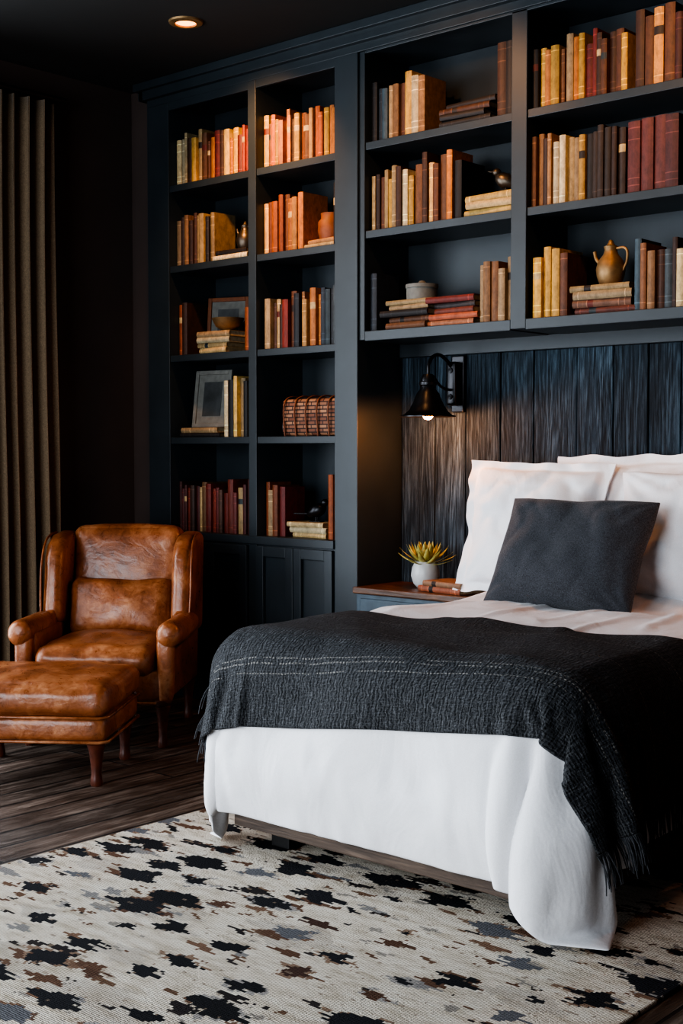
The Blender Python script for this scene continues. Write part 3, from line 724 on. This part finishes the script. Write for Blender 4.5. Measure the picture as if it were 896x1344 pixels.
# ================================================================ CURTAIN
V=[];F=[]; n=420; y0,y1=3.05,4.00; nz=24
for j in range(nz+1):
    z=.02+(3.03-.02)*j/nz
    for i in range(n+1):
        f=i/n; y=y0+(y1-y0)*f
        ph=f*2*math.pi*11+.8*math.sin(f*9)+.25*math.sin(z*1.3+f*5)
        amp=.040+.010*math.sin(f*23)
        x=WX0+.11+amp*math.sin(ph)+.008*math.sin(2*ph+z)
        V.append((x,y+.012*math.sin(ph*1.0+1.2)+.006*math.sin(z*2),z))
for j in range(nz):
    for i in range(n):
        a=j*(n+1)+i; F.append((a,a+1,a+n+2,a+n+1))
cm=D.meshes.new('curtain'); cm.from_pydata(V,[],F); cu=mk('window_curtain',cm,M['curtain'],None,180)
so=cu.modifiers.new('so','SOLIDIFY'); so.thickness=.004
rod=empty('curtain_rod')
tube('rod',[(WX0+.11,-.9,3.06),(WX0+.11,1.5,3.06),(WX0+.11,4.08,3.06)],.014,M['black'],rod)
boxes('bracket',[(WX0,WX0+.11,4.03,4.05,3.05,3.07),(WX0,WX0+.11,1.3,1.32,3.05,3.07)],M['black'],rod)
# ================================================================ ARMCHAIR
TH=math.radians(36.87)
ch=empty('leather_wingback_armchair',(-4.765,3.765,0),TH); ch.scale=(.93,1,1)
LE=M['leather']
rbox('seat_base',(.66,.64,.15),.035,LE,ch,(0,.0,.265),n=10)
rbox('seat_cushion',(.57,.60,.13),.055,LE,ch,(0,-.045,.375),n=24,puff=(.0,.01,.030),wr=.008,seed=2)
rbox('inside_back',(.58,.13,.60),.055,LE,ch,(0,.315,.635),(r(-9),0,0),n=20,puff=(0,.022,.012),wr=.004,seed=5)
slab('outside_back',[(.31,.20),(.37,.20),(.455,.89),(.40,.90)],-.33,.33,LE,ch,.015)
rbox('lumbar_pillow',(.52,.12,.29),.055,LE,ch,(0,.185,.555),(r(-14),0,0),n=22,puff=(0,.035,-.012),wr=.009,seed=8)
for s in (-1,1):
    nm='left' if s<0 else 'right'
    a,b=sorted((s*.30,s*.35))
    slab('side_panel_'+nm,[(-.29,.20),(-.29,.46),(-.24,.50),(.02,.53),(.10,.60),(.13,.72),(.16,.82),(.22,.88),(.30,.895),(.45,.89),(.42,.60),(.37,.20)],a,b,LE,ch,.018)
    a,b=sorted((s*.275,s*.375))
    w_=slab('wing_'+nm,[(.04,.50),(.055,.58),(.075,.70),(.09,.80),(.13,.865),(.20,.90),(.32,.91),(.45,.90),(.42,.60),(.40,.42)],a,b,LE,ch,.040,6)
    pr=[(0,-.335),(.035,-.332),(.052,-.322),(.06,-.30),(.06,0),(.056,.1),(.045,.16),(0,.18)]
    lathe('arm_roll_'+nm,pr,LE,ch,(s*.355,0,.495),(r(-90),0,0),30)
    rbox('arm_front_'+nm,(.085,.06,.30),.028,LE,ch,(s*.340,-.295,.345),n=10,fn=lambda o:(o[0]*(1.0-.25*max(0,-o[2]/.15)),o[1],o[2]))
    rbox('arm_pad_'+nm,(.06,.44,.20),.028,LE,ch,(s*.315,-.06,.40),n=8)
    tube('welt_'+nm,[(s*.376,.05,.53),(s*.380,.06,.62),(s*.380,.085,.78),(s*.378,.13,.858),(s*.376,.2,.893),(s*.374,.3,.902)],.0055,LE,ch)
def leg(name,x,y,h,parent,front=True):
    pr=[(0,0),(.019,0),(.022,.01),(.020,.03),(.017,.05),(.020,h*.45),(.026,h*.72),(.034,h*.86),(.030,h*.88),(.036,h*.93),(.036,h),(0,h)]
    lathe(name,pr,M['legwood'],parent,(x,y,0),(0,0,r(45)),segs=12,fn=lambda p:(p[0]*1.12,p[1]*1.12,p[2]))
for i,(x,y) in enumerate(((-.32,-.285),(.32,-.285),(-.30,.36),(.30,.36))): leg('leg_%d'%(i+1),x,y,.21,ch)
tube('front_welt',[(-.3,-.325,.20),(0,-.327,.20),(.3,-.325,.20)],.006,LE,ch)
ot=empty('leather_ottoman',(-4.395,3.13,0),TH)
rbox('base',(.64,.54,.10),.03,LE,ot,(0,0,.225),n=10)
rbox('cushion',(.66,.56,.13),.05,LE,ot,(0,0,.335),n=24,puff=(.006,.006,.024),wr=.008,seed=13)
for z in (.272,.178):
    w,d=.325,.275
    cu=D.curves.new('welt','CURVE'); cu.dimensions='3D'; cu.bevel_depth=.006
    s=cu.splines.new('POLY'); s.points.add(7); s.use_cyclic_u=True; c=.03
    for p,q in zip(s.points,((-w+c,-d),(w-c,-d),(w,-d+c),(w,d-c),(w-c,d),(-w+c,d),(-w,d-c),(-w,-d+c))): p.co=(*q,z,1)
    o=D.objects.new('welt',cu); SC.collection.objects.link(o); o.parent=ot; cu.materials.append(LE)
for i,(x,y) in enumerate(((-.27,-.22),(.27,-.22),(-.27,.22),(.27,.22))): leg('leg_%d'%(i+1),x,y,.19,ot)
# ================================================================ LIGHT
w=D.worlds.new('world'); SC.world=w; w.use_nodes=True
w.node_tree.nodes['Background'].inputs[0].default_value=(.7,.8,1,1); w.node_tree.nodes['Background'].inputs[1].default_value=.8
light('daylight_left','AREA',(WX0-.35,(wy0+wy1)/2,1.6),200,(.86,.93,1),rot=(0,r(-90),0),shape='RECTANGLE',size=2.8,size_y=3.8)
light('daylight_front','AREA',((fx0+fx1)/2,WY0-.35,1.6),175,(.86,.93,1),rot=(r(90),0,0),shape='RECTANGLE',size=3.4,size_y=2.8)
# ================================================================ CAMERA
c=D.cameras.new('camera'); c.sensor_fit='VERTICAL'; c.sensor_height=36; c.lens=1719/1344*36; c.clip_start=.05
co=D.objects.new('camera',c); SC.collection.objects.link(co); co.location=(0,0,1.3); co.rotation_euler=(r(90-2.73),0,r(41.7)); SC.camera=co
SC.view_settings.view_transform='AgX'
try: SC.view_settings.look='AgX - High Contrast'
except Exception as ex: print(ex)
SC.view_settings.exposure=.42
